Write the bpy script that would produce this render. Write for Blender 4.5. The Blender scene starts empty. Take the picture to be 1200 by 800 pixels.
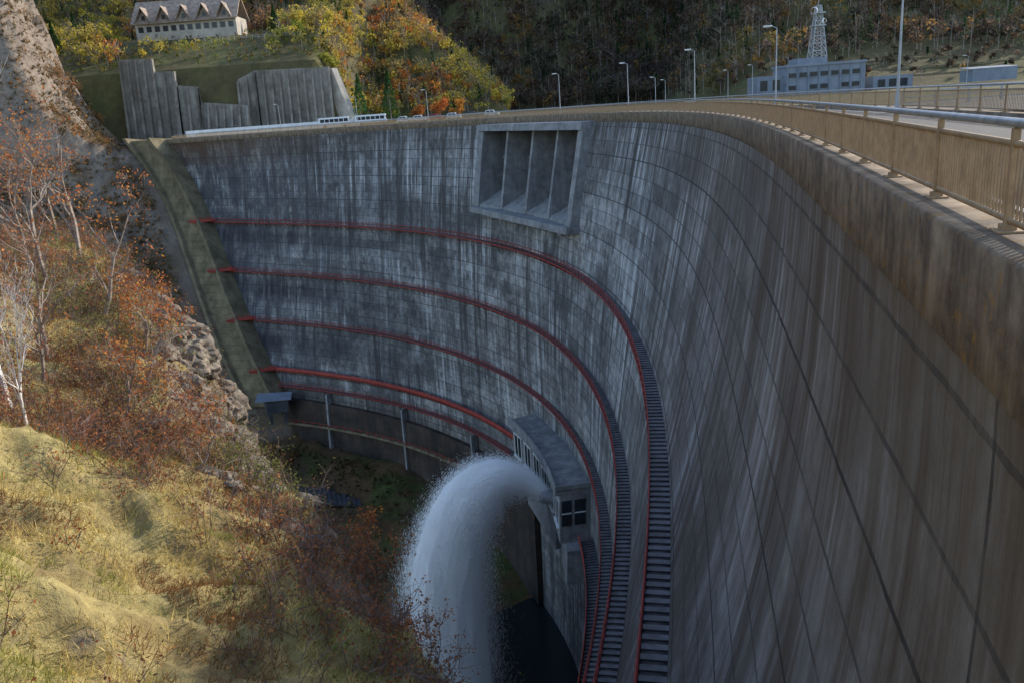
import bpy, bmesh, math, random
import numpy as np
from mathutils import Vector, Matrix, noise as mn
random.seed(7); rng=np.random.default_rng(7)
scene=bpy.context.scene
# ------------------------------------------------------------------ helpers
def link(ob,parent=None):
    scene.collection.objects.link(ob)
    if parent is not None: ob.parent=parent
    return ob
def empty(name,loc=(0,0,0)):
    e=bpy.data.objects.new(name,None); e.empty_display_size=0.5
    link(e); return e
def np_mesh(name,V,F,mat,parent=None,cols=None,uv=None,smooth=False):
    V=np.asarray(V,dtype=np.float32); F=np.asarray(F,dtype=np.int32)
    me=bpy.data.meshes.new(name)
    n,k=F.shape
    me.vertices.add(len(V)); me.vertices.foreach_set("co",V.ravel())
    me.loops.add(n*k); me.loops.foreach_set("vertex_index",F.ravel())
    me.polygons.add(n)
    me.polygons.foreach_set("loop_start",np.arange(0,n*k,k,dtype=np.int32))
    me.polygons.foreach_set("loop_total",np.full(n,k,dtype=np.int32))
    me.update(calc_edges=True); me.validate()
    if smooth: me.polygons.foreach_set("use_smooth",np.ones(len(me.polygons),dtype=bool))
    if cols is not None:
        at=me.color_attributes.new("Col",'FLOAT_COLOR','POINT')
        c=np.ones((len(V),4),dtype=np.float32); c[:,:3]=cols
        at.data.foreach_set("color",c.ravel())
    if uv is not None:
        l=me.uv_layers.new(name="UVMap")
        idx=np.zeros(len(me.loops),dtype=np.int32); me.loops.foreach_get("vertex_index",idx)
        l.data.foreach_set("uv",np.asarray(uv,dtype=np.float32)[idx].ravel())
    if mat: me.materials.append(mat)
    ob=bpy.data.objects.new(name,me)
    return link(ob,parent)
class MB:
    def __init__(s): s.v=[];s.f=[]
    def quadbox(s,p):
        b=len(s.v); s.v+= [tuple(q) for q in p]
        for f in ((3,2,1,0),(4,5,6,7),(0,1,5,4),(1,2,6,5),(2,3,7,6),(3,0,4,7)): s.f.append(tuple(b+i for i in f))
    def box(s,c,sx,sy,sz,rot=0.0):
        cr,sr=math.cos(rot),math.sin(rot); P=[]
        for z in (-1,1):
            for x,y in ((-1,-1),(1,-1),(1,1),(-1,1)):
                X=x*sx/2;Y=y*sy/2
                P.append((c[0]+X*cr-Y*sr,c[1]+X*sr+Y*cr,c[2]+z*sz/2))
        s.quadbox(P)
    def bar(s,p0,p1,w,h):
        p0=Vector(p0);p1=Vector(p1);d=(p1-p0).normalized()
        up=Vector((0,0,1)) if abs(d.z)<0.95 else Vector((1,0,0))
        x=d.cross(up).normalized()*(w/2); y=x.cross(d).normalized()*(h/2)
        s.quadbox([p0-x-y,p0+x-y,p1+x-y,p1-x-y,p0-x+y,p0+x+y,p1+x+y,p1-x+y])
    def tube(s,p0,p1,r0,r1,n=6):
        p0=Vector(p0);p1=Vector(p1);d=(p1-p0)
        if d.length<1e-5: return
        d.normalize(); up=Vector((0,0,1)) if abs(d.z)<0.9 else Vector((1,0,0))
        x=d.cross(up).normalized(); y=d.cross(x)
        b=len(s.v)
        for p,r in ((p0,r0),(p1,r1)):
            for i in range(n):
                a=2*math.pi*i/n; q=p+x*(r*math.cos(a))+y*(r*math.sin(a)); s.v.append(tuple(q))
        for i in range(n):
            j=(i+1)%n; s.f.append((b+i,b+j,b+n+j,b+n+i))
    def cap(s,pts): 
        b=len(s.v); s.v+=[tuple(p) for p in pts]; s.f.append(tuple(range(b,b+len(pts))))
    def prism(s,poly,off):
        b=len(s.v);n=len(poly); o=Vector(off)
        s.v+=[tuple(p) for p in poly]+[tuple(Vector(p)+o) for p in poly]
        s.f.append(tuple(range(b+n-1,b-1,-1))); s.f.append(tuple(range(b+n,b+2*n)))
        for i in range(n):
            j=(i+1)%n; s.f.append((b+i,b+j,b+n+j,b+n+i))
    def done(s,name,mat,parent=None,smooth=False,bevel=0):
        me=bpy.data.meshes.new(name); me.from_pydata(s.v,[],s.f); me.update()
        if smooth: me.polygons.foreach_set("use_smooth",[True]*len(me.polygons))
        me.materials.append(mat)
        ob=bpy.data.objects.new(name,me); link(ob,parent)
        if bevel:
            m=ob.modifiers.new("bevel",'BEVEL'); m.width=bevel; m.segments=2; m.limit_method='ANGLE'
        return ob
def smst(x,a,b):
    t=np.clip((x-a)/(b-a),0,1); return t*t*(3-2*t)
_perm=rng.random((256,256))
def vnoise(x,y):
    x=np.asarray(x,float);y=np.asarray(y,float)
    xi=np.floor(x).astype(int);yi=np.floor(y).astype(int);fx=x-xi;fy=y-yi
    fx=fx*fx*(3-2*fx);fy=fy*fy*(3-2*fy)
    g=lambda i,j:_perm[i%256,j%256]
    return (g(xi,yi)*(1-fx)+g(xi+1,yi)*fx)*(1-fy)+(g(xi,yi+1)*(1-fx)+g(xi+1,yi+1)*fx)*fy
def fbm(x,y,o=4):
    r=0;a=.5
    for i in range(o):
        r=r+a*(vnoise(x*2**i+17.3*i,y*2**i+5.1*i)-.5)*2; a*=.5
    return r
def ridge(x,y,o=4):
    r=0;a=.5
    for i in range(o):
        r=r+a*(1-2*abs(2*vnoise(x*2**i+7.3*i,y*2**i+15.1*i)-1)); a*=.5
    return r
# ------------------------------------------------------------------ materials
class NT:
    def __init__(s,name):
        s.m=bpy.data.materials.new(name); s.m.use_nodes=True
        s.n=s.m.node_tree.nodes; s.l=s.m.node_tree.links
        s.b=s.n["Principled BSDF"]; s.out=s.n["Material Output"]; s.dim='3D'
        s.b.inputs["Specular IOR Level"].default_value=0.25
    def new(s,t,**k):
        n=s.n.new(t)
        for a,v in k.items(): setattr(n,a,v)
        return n
    def lk(s,a,b): s.l.new(a,b)
    def noise(s,vec,scale,detail=5,rough=.6,sc=None):
        if sc is not None:
            mp=s.new('ShaderNodeMapping'); mp.inputs['Scale'].default_value=sc; s.lk(vec,mp.inputs[0]); vec=mp.outputs[0]
        n=s.new('ShaderNodeTexNoise',noise_dimensions=s.dim); n.inputs['Scale'].default_value=scale; n.inputs['Detail'].default_value=detail; n.inputs['Roughness'].default_value=rough
        s.lk(vec,n.inputs['Vector']); return n.outputs['Fac']
    def ramp(s,fac,stops):
        r=s.new('ShaderNodeValToRGB'); e=r.color_ramp.elements
        while len(e)<len(stops): e.new(.5)
        for i,(p,c) in enumerate(stops):
            e[i].position=p; e[i].color=(*c,1) if not isinstance(c,(int,float)) else (c,c,c,1)
        s.lk(fac,r.inputs[0]); return r.outputs[0]
    def mix(s,fac,a,b,mode='MIX'):
        m=s.new('ShaderNodeMix',data_type='RGBA',blend_type=mode)
        for i,v in ((0,fac),(6,a),(7,b)):
            if isinstance(v,(int,float)): m.inputs[i].default_value=v
            elif isinstance(v,tuple): m.inputs[i].default_value=(*v,1)
            else: s.lk(v,m.inputs[i])
        return m.outputs[2]
    def math(s,op,a,b=None,c=None,clamp=False):
        m=s.new('ShaderNodeMath',operation=op); m.use_clamp=clamp
        for i,v in enumerate((a,b,c)):
            if v is None: continue
            if isinstance(v,(int,float)): m.inputs[i].default_value=v
            else: s.lk(v,m.inputs[i])
        return m.outputs[0]
    def mr(s,v,a,b):
        n=s.new('ShaderNodeMapRange'); n.inputs[1].default_value=a; n.inputs[2].default_value=b; s.lk(v,n.inputs[0]); return n.outputs[0]
    def bump(s,h,st=.3,d=.1):
        b=s.new('ShaderNodeBump'); b.inputs['Strength'].default_value=st; b.inputs['Distance'].default_value=d
        s.lk(h,b.inputs['Height']); s.lk(b.outputs[0],s.b.inputs['Normal'])
    def col(s,c): 
        if isinstance(c,tuple): s.b.inputs['Base Color'].default_value=(*c,1)
        else: s.lk(c,s.b.inputs['Base Color'])
    def rough(s,v): s.b.inputs['Roughness'].default_value=v
def simple(name,c1,c2=None,scale=2.0,rough=.8,metal=0,bump=0.15):
    t=NT(name); tc=t.new('ShaderNodeTexCoord').outputs['Object']
    c2=c2 or tuple(v*.65 for v in c1)
    f=t.noise(tc,scale,4,.65)
    t.col(t.ramp(f,[(.32,c2),(.62,c1)])); t.rough(rough); t.b.inputs['Metallic'].default_value=metal
    if bump: t.bump(t.noise(tc,scale*6,3),bump,.02)
    return t.m
def mat_dam():
    t=NT("dam_concrete"); t.dim='2D'; uv=t.new('ShaderNodeUVMap').outputs[0]
    sx=t.new('ShaderNodeSeparateXYZ'); t.lk(uv,sx.inputs[0]); U,V=sx.outputs[0],sx.outputs[1]
    big=t.noise(uv,.035,5,.65); med=t.noise(uv,.7,6,.7)
    base=t.ramp(big,[(.32,(.15,.15,.155)),(.5,(.25,.25,.25)),(.68,(.38,.37,.36))])
    base=t.mix(.85,base,t.ramp(med,[(.25,.12),(.5,.5),(.75,.85)]),'OVERLAY')
    fu=t.math('FLOOR',t.math('DIVIDE',U,15.0)); fv=t.math('FLOOR',t.math('DIVIDE',V,2.0))
    cb=t.new('ShaderNodeCombineXYZ'); t.lk(fu,cb.inputs[0]); t.lk(fv,cb.inputs[1])
    wn=t.new('ShaderNodeTexWhiteNoise',noise_dimensions='2D'); t.lk(cb.outputs[0],wn.inputs['Vector'])
    base=t.mix(1.0,base,t.ramp(wn.outputs[0],[(0,.68),(1,1.18)]),'MULTIPLY')
    pa=t.noise(uv,.06,4,.6); pb=t.noise(uv,.045,4,.6,(1.3,.8,1))
    st=t.noise(uv,1.0,6,.72,(.42,.020,1))
    base=t.mix(t.math('MULTIPLY',t.ramp(st,[(.46,0.),(.60,1.)]),t.ramp(pb,[(.38,.2),(.58,.95)])),base,(.07,.065,.065))
    st3=t.noise(uv,1.0,5,.75,(2.2,.06,1))
    base=t.mix(t.math('MULTIPLY',t.ramp(st3,[(.48,0.),(.66,1.)]),t.ramp(pa,[(.40,.6),(.60,.12)])),base,(.065,.06,.06))
    st2=t.noise(uv,1.0,6,.75,(.75,.028,1))
    lf=t.math('MULTIPLY',t.ramp(st2,[(.50,0.),(.64,1.)]),t.ramp(pa,[(.44,.03),(.58,1.)]))
    base=t.mix(t.math('MULTIPLY',lf,.8),base,(.64,.64,.65))
    # blotches of black biofilm, bigger towards the far bank
    bl=t.noise(uv,.16,6,.72,(1,.7,1))
    base=t.mix(t.math('MULTIPLY',t.ramp(bl,[(.50,0.),(.60,1.)]),t.ramp(pb,[(.42,.65),(.60,.10)])),base,(.06,.058,.06))
    far=t.mr(U,175,285)
    gr=t.noise(uv,1.0,5,.7,(.22,.13,1))
    base=t.mix(t.math('MULTIPLY',far,t.ramp(gr,[(.40,.15),(.58,.85)])),base,(.055,.055,.067))
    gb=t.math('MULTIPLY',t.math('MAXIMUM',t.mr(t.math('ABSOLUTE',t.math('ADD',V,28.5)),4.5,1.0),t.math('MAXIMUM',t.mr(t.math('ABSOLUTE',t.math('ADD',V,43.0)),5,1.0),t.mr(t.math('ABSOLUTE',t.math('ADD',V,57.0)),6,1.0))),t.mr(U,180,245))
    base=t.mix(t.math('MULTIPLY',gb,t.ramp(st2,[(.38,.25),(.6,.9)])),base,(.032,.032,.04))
    top=t.mr(V,-10,-1.0); near=t.mr(U,95,5)
    br=t.noise(uv,1.0,6,.7,(1.1,.10,1))
    f1=t.math('MULTIPLY',t.ramp(br,[(.40,0.),(.58,1.)]),top)
    base=t.mix(t.math('MULTIPLY',f1,.85),base,(.06,.045,.034))
    br2=t.noise(uv,1.0,6,.75,(.40,.035,1))
    f2=t.math('MULTIPLY',t.ramp(br2,[(.44,0.),(.60,1.)]),near)
    base=t.mix(t.math('MULTIPLY',near,.45),base,(.245,.20,.15))
    base=t.mix(t.math('MULTIPLY',f2,.8),base,(.10,.07,.047))
    far2=t.mr(U,225,285)
    base=t.mix(t.math('MULTIPLY',t.math('MULTIPLY',far2,top),.8),base,(.125,.07,.04))
    low=t.math('MULTIPLY',t.mr(V,-68,-76),t.mr(U,150,175))  # gorge shade put into the brown tone low on the far face
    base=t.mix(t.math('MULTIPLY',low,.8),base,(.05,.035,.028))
    def line(X,per,w):
        fr=t.math('FRACT',t.math('DIVIDE',X,per))
        d=t.math('MULTIPLY',t.math('ABSOLUTE',t.math('SUBTRACT',fr,.5)),per)
        return t.math('LESS_THAN',t.math('SUBTRACT',per/2.0,d),w)
    wob=t.math('MULTIPLY',t.math('SUBTRACT',med,.5),.14)
    Uw=t.math('ADD',U,wob);Vw=t.math('ADD',V,wob)
    l1=line(Uw,15.0,.05); l2=line(Vw,2.0,.06); l3=line(Vw,6.0,.07); l4=line(U,.9,.014)
    base=t.mix(t.math('MULTIPLY',l2,t.math('MULTIPLY',t.ramp(st2,[(.35,.35),(.6,1.)]),.75)),base,(.05,.046,.043))
    base=t.mix(t.math('MULTIPLY',l4,.25),base,(.06,.055,.05))
    base=t.mix(t.math('MULTIPLY',t.math('MAXIMUM',l1,l3),t.ramp(med,[(.35,.35),(.6,.9)])),base,(.038,.035,.033))
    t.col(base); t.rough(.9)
    t.bump(t.math('SUBTRACT',t.noise(uv,3,4,.7),t.math('MULTIPLY',t.math('MAXIMUM',line(U,15.,.05),t.math('MAXIMUM',line(V,2.,.05),l4)),.6)),.5,.05)
    return t.m
M_dam=mat_dam()
def mat_conc(name,a=(.30,.29,.27),b=(.14,.13,.115),c=(.17,.11,.05),sc=.8,st=.5,cf=.7):
    t=NT(name); tc=t.new('ShaderNodeTexCoord').outputs['Object']
    f=t.noise(tc,sc,6,.7); g=t.noise(tc,sc*3,6,.75); v=t.noise(tc,1.,5,.7,(sc*1.5,sc*1.5,sc*.12))
    x=t.ramp(f,[(.3,b),(.65,a)]); x=t.mix(t.math('MULTIPLY',t.ramp(v,[(.45,0.),(.65,1.)]),st),x,b)
    x=t.mix(t.math('MULTIPLY',t.ramp(g,[(.56,0.),(.66,1.)]),cf),x,c)
    t.col(x); t.rough(.92); t.bump(t.noise(tc,sc*12,5,.7),.4,.02); return t.m
M_cap=mat_conc("parapet_concrete",(.30,.235,.17),(.07,.052,.038),(.30,.16,.04),1.3,.7,.8)
M_conc=mat_conc("weathered_concrete",(.33,.33,.33),(.14,.14,.145),(.13,.10,.08),.5)
M_conc_dark=mat_conc("shaded_concrete",(.09,.095,.108),(.04,.042,.052),(.07,.06,.05),.4)  # dark bluish copy of the concrete; bay recess shade put into its colour
M_moss=mat_conc("mossy_concrete",(.25,.20,.125),(.09,.072,.045),(.13,.13,.045),.3)
M_retain=mat_conc("retaining_concrete",(.32,.30,.26),(.13,.11,.09),(.085,.07,.055),.25,.7)
M_foot=mat_conc("foundation_concrete",(.085,.065,.055),(.028,.024,.022),(.12,.06,.03),.2,.7)  # brown concrete darkened further: the gorge shadow sits in this colour
M_asph=simple("asphalt",(.09,.09,.093),(.06,.06,.062),3,.9)
M_rail=simple("railing_paint_beige",(.40,.285,.17),(.27,.185,.11),4,.5,0.0,.0)
M_steel=simple("galvanised_steel",(.45,.46,.47),(.3,.31,.33),5,.4,.5,.0)
M_pole=simple("lamp_pole_grey",(.40,.42,.44),(.3,.31,.33),1,.5,.2,0)
M_red=simple("red_gallery_paint",(.40,.062,.046),(.17,.042,.038),1.2,.6,0,0)
M_slat=simple("gallery_grating",(.09,.085,.09),(.05,.045,.045),1.0,.7,.2,0)
M_tread=simple("gallery_tread",(.19,.18,.19),(.10,.095,.10),1.0,.7,.0,0)
M_white=simple("white_paint",(.78,.78,.77),(.62,.62,.61),.6,.5,0,0)
M_line=simple("road_line_paint",(.7,.7,.68),(.5,.5,.48),4,.7,0,0)
M_glass=simple("window_glass",(.03,.04,.05),(.02,.025,.03),.5,.15,0,0)
M_bwall=simple("grey_blue_wall",(.23,.26,.31),(.17,.19,.23),.3,.8,0,.0)
M_cream=simple("cream_wall",(.48,.44,.38),(.32,.29,.25),.4,.8)
M_roof=simple("shingle_roof",(.38,.30,.24),(.17,.13,.11),.8,.8)
M_rock=mat_conc("bare_rock",(.30,.26,.21),(.09,.07,.055),(.18,.12,.05),.9)
M_tire=simple("tyre_rubber",(.02,.02,.02),None,3,.9)
M_bark=simple("tree_bark",(.36,.30,.25),(.18,.14,.12),3,.9,0,0)
M_twig=simple("shrub_twigs",(.24,.17,.14),(.12,.08,.07),3,.9,0,0)
M_barkw=simple("birch_bark",(.80,.77,.73),(.50,.46,.42),3,.8,0,0)
def mat_leaf(name,tr=.35):
    t=NT(name); a=t.new('ShaderNodeVertexColor',layer_name="Col").outputs[0]
    d=t.new('ShaderNodeBsdfDiffuse'); t.lk(a,d.inputs[0])
    tl=t.new('ShaderNodeBsdfTranslucent'); t.lk(a,tl.inputs[0]); mx=t.new('ShaderNodeMixShader'); mx.inputs[0].default_value=tr
    t.lk(d.outputs[0],mx.inputs[1]); t.lk(tl.outputs[0],mx.inputs[2]); t.lk(mx.outputs[0],t.out.inputs[0]); return t.m
M_leaf=mat_leaf("foliage",.45); M_grass=mat_leaf("dry_grass_blades",.3)
def mat_ground(name,cols,sc=.15,rock=(.2,.17,.14),r0=.42,r1=.58,rs=5,green=None):
    t=NT(name); tc=t.new('ShaderNodeTexCoord').outputs['Object']
    x=t.ramp(t.noise(tc,sc,6,.7),[(.28+.44*i/(len(cols)-1),c) for i,c in enumerate(cols)])
    x=t.mix(.6,x,t.ramp(t.noise(tc,sc*9,5,.7),[(.3,.22),(.7,.75)]),'OVERLAY')
    ge=t.new('ShaderNodeNewGeometry'); s=t.new('ShaderNodeSeparateXYZ'); t.lk(ge.outputs['Normal'],s.inputs[0])
    rn=t.noise(tc,sc*rs,8,.78)
    if green:
        sp=t.new('ShaderNodeSeparateXYZ'); t.lk(ge.outputs['Position'],sp.inputs[0])
        gf=t.math('MULTIPLY',t.mr(sp.outputs[2],-76,-86),t.ramp(t.noise(tc,.07,6,.75),[(.48,0.),(.58,1.)]))
        x=t.mix(gf,x,t.ramp(rn,[(.3,(.03,.035,.016)),(.65,green)]))
    rz=t.math('ADD',s.outputs[2],t.math('MULTIPLY',t.math('SUBTRACT',rn,.5),.5))
    f=t.ramp(rz,[(r0,1.),(r1,0.)])
    x=t.mix(f,x,t.ramp(rn,[(.32,tuple(v*.22 for v in rock)),(.52,tuple(v*.75 for v in rock)),(.7,rock)]))
    t.col(x); t.rough(.95); t.bump(t.noise(tc,sc*20,5,.75),.8,.15 if sc>.1 else .5); return t.m
M_near=mat_ground("hillside_ground",[(.10,.065,.035),(.26,.195,.085),(.38,.31,.13),(.17,.15,.06)],.25,(.34,.29,.22))
M_valley=mat_ground("valley_ground",[(.055,.036,.023),(.095,.06,.033),(.14,.08,.038),(.07,.07,.028)],.06,(.32,.26,.21),.50,.70,9,(.10,.12,.03))
M_mount=mat_ground("mountain_ground",[(.085,.065,.035),(.10,.085,.035),(.10,.11,.035)],.03,(.13,.105,.08),.3,.42)
# ------------------------------------------------------------------ dam geometry
Q=[4.6718,7.5179,0.2611,-.1097,3.7367,7.3379,6.3509,-1.4491]
S=np.linspace(-60,330,1561); _ds=S[1]-S[0]
_k=np.interp(S,[-10,60,130,200,310],np.array(Q[3:8])/1000)
_i0=int(round(60/_ds)); TH=Q[2]-np.cumsum(_k)*_ds; TH=TH-(TH[_i0]-Q[2])
CX=np.cumsum(np.sin(TH))*_ds; CY=np.cumsum(np.cos(TH))*_ds
CX=CX-CX[_i0]+Q[0]; CY=CY-CY[_i0]+Q[1]
dep=np.array([0,24.5,38.2,51.4,64.8,104.])
PA=np.polyfit(dep,[0,4.67,4.79,5.73,5.93,6.5],3);PB=np.polyfit(dep,[0,-3.2,-2.0,-3.0,-5.25,-8],3);PC=np.polyfit(dep,[0,-2.3,4.06,8.9,16,24],3)
PA[-1]=PB[-1]=PC[-1]=0
def off(s,z):
    h=np.clip(-np.asarray(z,float),0,110); t=(s-150)/150
    return np.polyval(PA,h)+np.polyval(PB,h)*t+np.polyval(PC,h)*t*t
def P(s,z,o=0.0):
    s=np.asarray(s,float); z=np.asarray(z,float)
    x=np.interp(s,S,CX);y=np.interp(s,S,CY);th=np.interp(s,S,TH); d=off(s,z)+o
    return np.stack(np.broadcast_arrays(x-np.cos(th)*d,y+np.sin(th)*d,z),-1)
def send(z): return 305+.70*np.minimum(z,0)
dam=empty("arch_dam")
ns=300;zs=np.concatenate([[-1.3],np.linspace(-2,-104,68)])
V=[];UV=[]
for z in zs:
    ss=np.linspace(-40,send(z)+3,ns); p=P(ss,np.full(ns,z)); V.append(p); UV.append(np.stack([ss,np.full(ns,z)],-1))
V=np.concatenate(V);UV=np.concatenate(UV);nz=len(zs)
def grid(nr,nc):
    i=np.arange(nr-1)[:,None]*nc+np.arange(nc-1)[None,:]; i=i.ravel()
    return np.stack([i,i+1,i+nc+1,i+nc],-1)
F=grid(nz,ns)[:,::-1]; cu=UV[F].mean(1)
F=F[~((cu[:,0]>127.6)&(cu[:,0]<171.4)&(cu[:,1]>-17.3)&(cu[:,1]<-1.5))]
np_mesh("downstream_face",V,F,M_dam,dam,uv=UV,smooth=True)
def sweep(name,ss,prof,mat,parent,zbase=None,closed=True,smooth=False):
    n=len(prof);V=[];UVs=[]
    for (o,z) in prof:
        if zbase is None: p=P(ss,np.zeros(len(ss)),o); p[:,2]=z
        else: p=P(ss,np.full(len(ss),zbase),o); p[:,2]=zbase+z
        V.append(p);UVs.append(np.stack([ss,np.full(len(ss),(z+(zbase or 0)))],-1))
    V=np.concatenate(V);m=len(ss);F=[]
    for a in range(n if closed else n-1):
        b=(a+1)%n;i=np.arange(m-1); F.append(np.stack([a*m+i,a*m+i+1,b*m+i+1,b*m+i],-1))
    return np_mesh(name,V,np.concatenate(F),mat,parent,uv=np.concatenate(UVs),smooth=smooth)
SS=np.concatenate([np.arange(-40,60,1.0),np.arange(60,309,2.0)])
sweep("crest_cap",SS,[(.04,-1.36),(.10,-1.3),(.10,-.04),(.07,0.0),(-.75,0.0),(-.75,-.25),(-8.6,-.25),(-8.6,0.05),(-9.2,0.05),(-9.2,-30),(-8.9,-30),(-8.9,-1.36)],M_cap,dam)
sweep("crest_road",SS,[(-.9,-.20),(-8.4,-.20),(-8.4,-.246),(-.9,-.246)],M_asph,dam)
sweep("road_edge_line",SS,[(-1.3,-.196),(-1.42,-.196)],M_line,dam,closed=False)
sweep("road_edge_line",SS,[(-8.0,-.196),(-8.12,-.196)],M_line,dam,closed=False)
def railing(name,o,s0,s1,step,barstep,z0=0.0,h=1.1):
    e=empty(name); ss=np.arange(s0,s1,1.0)
    circ=lambda cx,cz,r,n=8:[(cx+r*math.cos(2*math.pi*i/n),cz+r*math.sin(2*math.pi*i/n)) for i in range(n)]
    sweep("top_tube",ss,circ(o,z0+h,.05),M_steel,e,smooth=True)
    sweep("upper_rail",ss,[(o+.025,z0+h-.17),(o-.025,z0+h-.17),(o-.025,z0+h-.23),(o+.025,z0+h-.23)],M_rail,e)
    sweep("lower_rail",ss,[(o+.025,z0+.16),(o-.025,z0+.16),(o-.025,z0+.10),(o+.025,z0+.10)],M_rail,e)
    mb=MB(); mp=MB()
    for s in np.arange(s0,s1,barstep):
        p=P(s,0,o); th=float(np.interp(s,S,TH)); mb.box((p[0],p[1],z0+(h-.07)/2),.022,.03,h-.38,-th)
    for s in np.arange(s0,s1,step):
        p=P(s,0,o); th=float(np.interp(s,S,TH))
        mp.box((p[0],p[1],z0+h/2-.02),.07,.09,h-.06,-th); mp.box((p[0],p[1],z0+.012),.26,.30,.024,-th); mp.box((p[0],p[1],z0+.05),.14,.16,.06,-th)
    mb.done("balusters",M_rail,e); mp.done("posts",M_rail,e,bevel=.006)
    return e
railing("guard_railing",-.32,-2.0,300,3.0,.11)
railing("guard_railing",-8.9,-25,300,3.0,.16,.05)
# ------------------------------------------------------------------ galleries
def gallery(zk,s0,toe=0,w=1.4,s1=None,land=True):
    e=empty("inspection_gallery"); s1=float(send(zk)) if s1 is None else s1
    ss=np.arange(s0,s1,1.0)
    sweep("deck_edge",ss,[(w,-.18),(w+.08,-.18),(w+.08,.06+toe),(w,.06+toe)],M_red,e,zk)
    sweep("deck_plate",ss,[(.0,-.12),(w,-.12),(w,-.17),(.0,-.17)],M_slat,e,zk)
    rr=.045
    for h,nm in ((1.1,"top_rail"),(.6,"mid_rail")):
        sweep(nm,ss,[(w+rr,h-rr),(w+rr,h+rr),(w-rr,h+rr),(w-rr,h-rr)],M_red,e,zk)
    a=MB();b=MB()
    for s in np.arange(s0,s1,2.0):
        p=P(s,zk,w+.04); th=float(np.interp(s,S,TH)); a.box((p[0],p[1],zk+.5),.09,.09,1.15,-th)
        q0=P(s,zk,w);q1=P(s,zk-1.2,0.0); a.bar(q0-[0,0,.2],q1,.1,.12)
    for s in np.arange(s0,s1,.8):
        p=P(s,zk,w/2); th=float(np.interp(s,S,TH)); b.box((p[0],p[1],zk-.06),w-.06,.42,.06,-th)
    a.done("posts_and_brackets",M_red,e); b.done("treads",M_tread,e)
    if land:
        c=MB(); p0=P(s1-1,zk,2.6);c.box((p0[0],p0[1],zk+.4),7,4,.3,.35)
        for dx in (-3.2,0,3.2): c.box((p0[0]+dx,p0[1]-1.8,zk+1.0),.1,.1,1.2,.35)
        c.box((p0[0],p0[1]-1.9,zk+1.5),7,.12,.12,.35); c.box((p0[0],p0[1]-1.9,zk+.75),7,.08,.7,.35)
        c.done("end_landing",M_red,e)
    return e
for zk,s0 in ((-24.5,-10),(-38.2,-5),(-51.4,0)): gallery(zk,s0)
gallery(-64.8,151,.9); gallery(-64.8,5,1.0,2.2,112,False); gallery(-69.0,160,0,1.6,255,False)
# ------------------------------------------------------------------ face boxes
def fbox(mb,s0,s1,z0,z1,o0,o1):
    mb.quadbox([P(s0,z0,o0),P(s1,z0,o0),P(s1,z0,o1),P(s0,z0,o1),P(s0,z1,o0),P(s1,z1,o0),P(s1,z1,o1),P(s0,z1,o1)])
sp_=empty("spillway_gate_block"); mb=MB();md=MB();ml=MB()
edges=[127.5,138.5,149.5,160.5,171.5]
for i,s in enumerate(edges):
    ww=1.1 if i in (0,4) else .42
    fbox(mb,s-ww,s+ww,-17.4,-1.2,-4.9,1.7 if i in (0,4) else 1.5)
fbox(mb,126.5,172.5,-2.4,-1.15,-4.9,1.9)
for i in range(4):
    a=edges[i]+(1.1 if i==0 else .42);b=edges[i+1]-(1.1 if i==3 else .42)
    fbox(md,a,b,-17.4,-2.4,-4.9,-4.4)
    ml.quadbox([P(a,-17.4,-4.4),P(b,-17.4,-4.4),P(b,-17.4,1.3),P(a,-17.4,1.3),P(a,-14.2,-4.4),P(b,-14.2,-4.4),P(b,-17.0,1.3),P(a,-17.0,1.3)])
    fbox(mb,a+2.6,a+2.85,-14.4,-2.4,-4.3,-3.5); fbox(mb,a+6.2,a+6.45,-14.4,-2.4,-4.3,-3.5); fbox(mb,a+.002,b-.002,-8.1,-7.7,-4.2,-3.6)
    fbox(mb,a+.3,a+2.4,-19.1,-18.5,.6,2.3)
fbox(mb,125.8,173.2,-18.5,-17.4,-1.5,2.4)
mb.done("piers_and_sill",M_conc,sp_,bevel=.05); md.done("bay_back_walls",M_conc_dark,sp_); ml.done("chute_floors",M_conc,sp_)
# valve house
vh=empty("outlet_valve_house"); mb=MB();mg=MB();mr=MB();mw=MB()
for a,b in zip(np.arange(113,149,6.0),np.arange(119,155,6.0)):
    b=min(b,150); fbox(mb,a,b,-66,-57.6,-.5,5.0); fbox(mr,a-.001,b,-57.6,-56.6,-.6,5.8)
    fbox(mr,a,b,-56.6,-55.8,5.5,5.8)
    fbox(mg,a+1.0,b-1.0,-63.5,-59.3,4.9,5.04)
    for q in (a+1.0,a+3.0,b-1.2): fbox(mw,q,q+.2,-63.6,-59.2,5.0,5.12)
    fbox(mw,a+.9,b-.9,-63.8,-63.5,5.0,5.4); fbox(mw,a+.9,b-.9,-59.2,-59.0,5.0,5.14)
fbox(mr,112.7,113.0,-56.6,-55.8,-.6,5.8)
fbox(mg,112.9,113.1,-63.,-58.6,.8,2.6);fbox(mg,112.9,113.1,-63.,-58.6,3.1,4.7)
fbox(mw,112.8,112.95,-60.9,-60.7,.8,2.6);fbox(mw,112.8,112.95,-60.9,-60.7,3.1,4.7)
fbox(mb,110,118,-72,-66,-.5,4.2); fbox(mb,126,146,-74,-66,-.5,3.8)
mb.done("walls",M_conc,vh); mr.done("roof_slab",M_conc,vh,bevel=.05); mg.done("windows",M_glass,vh); mw.done("window_frames",M_white,vh)
m_=MB(); p0=P(121.5,-61.8,4.0);p1=P(121.5,-61.3,7.0); m_.tube(p0,p1,1.2,1.0,14); m_.done("outlet_nozzle",M_steel,vh)
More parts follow.
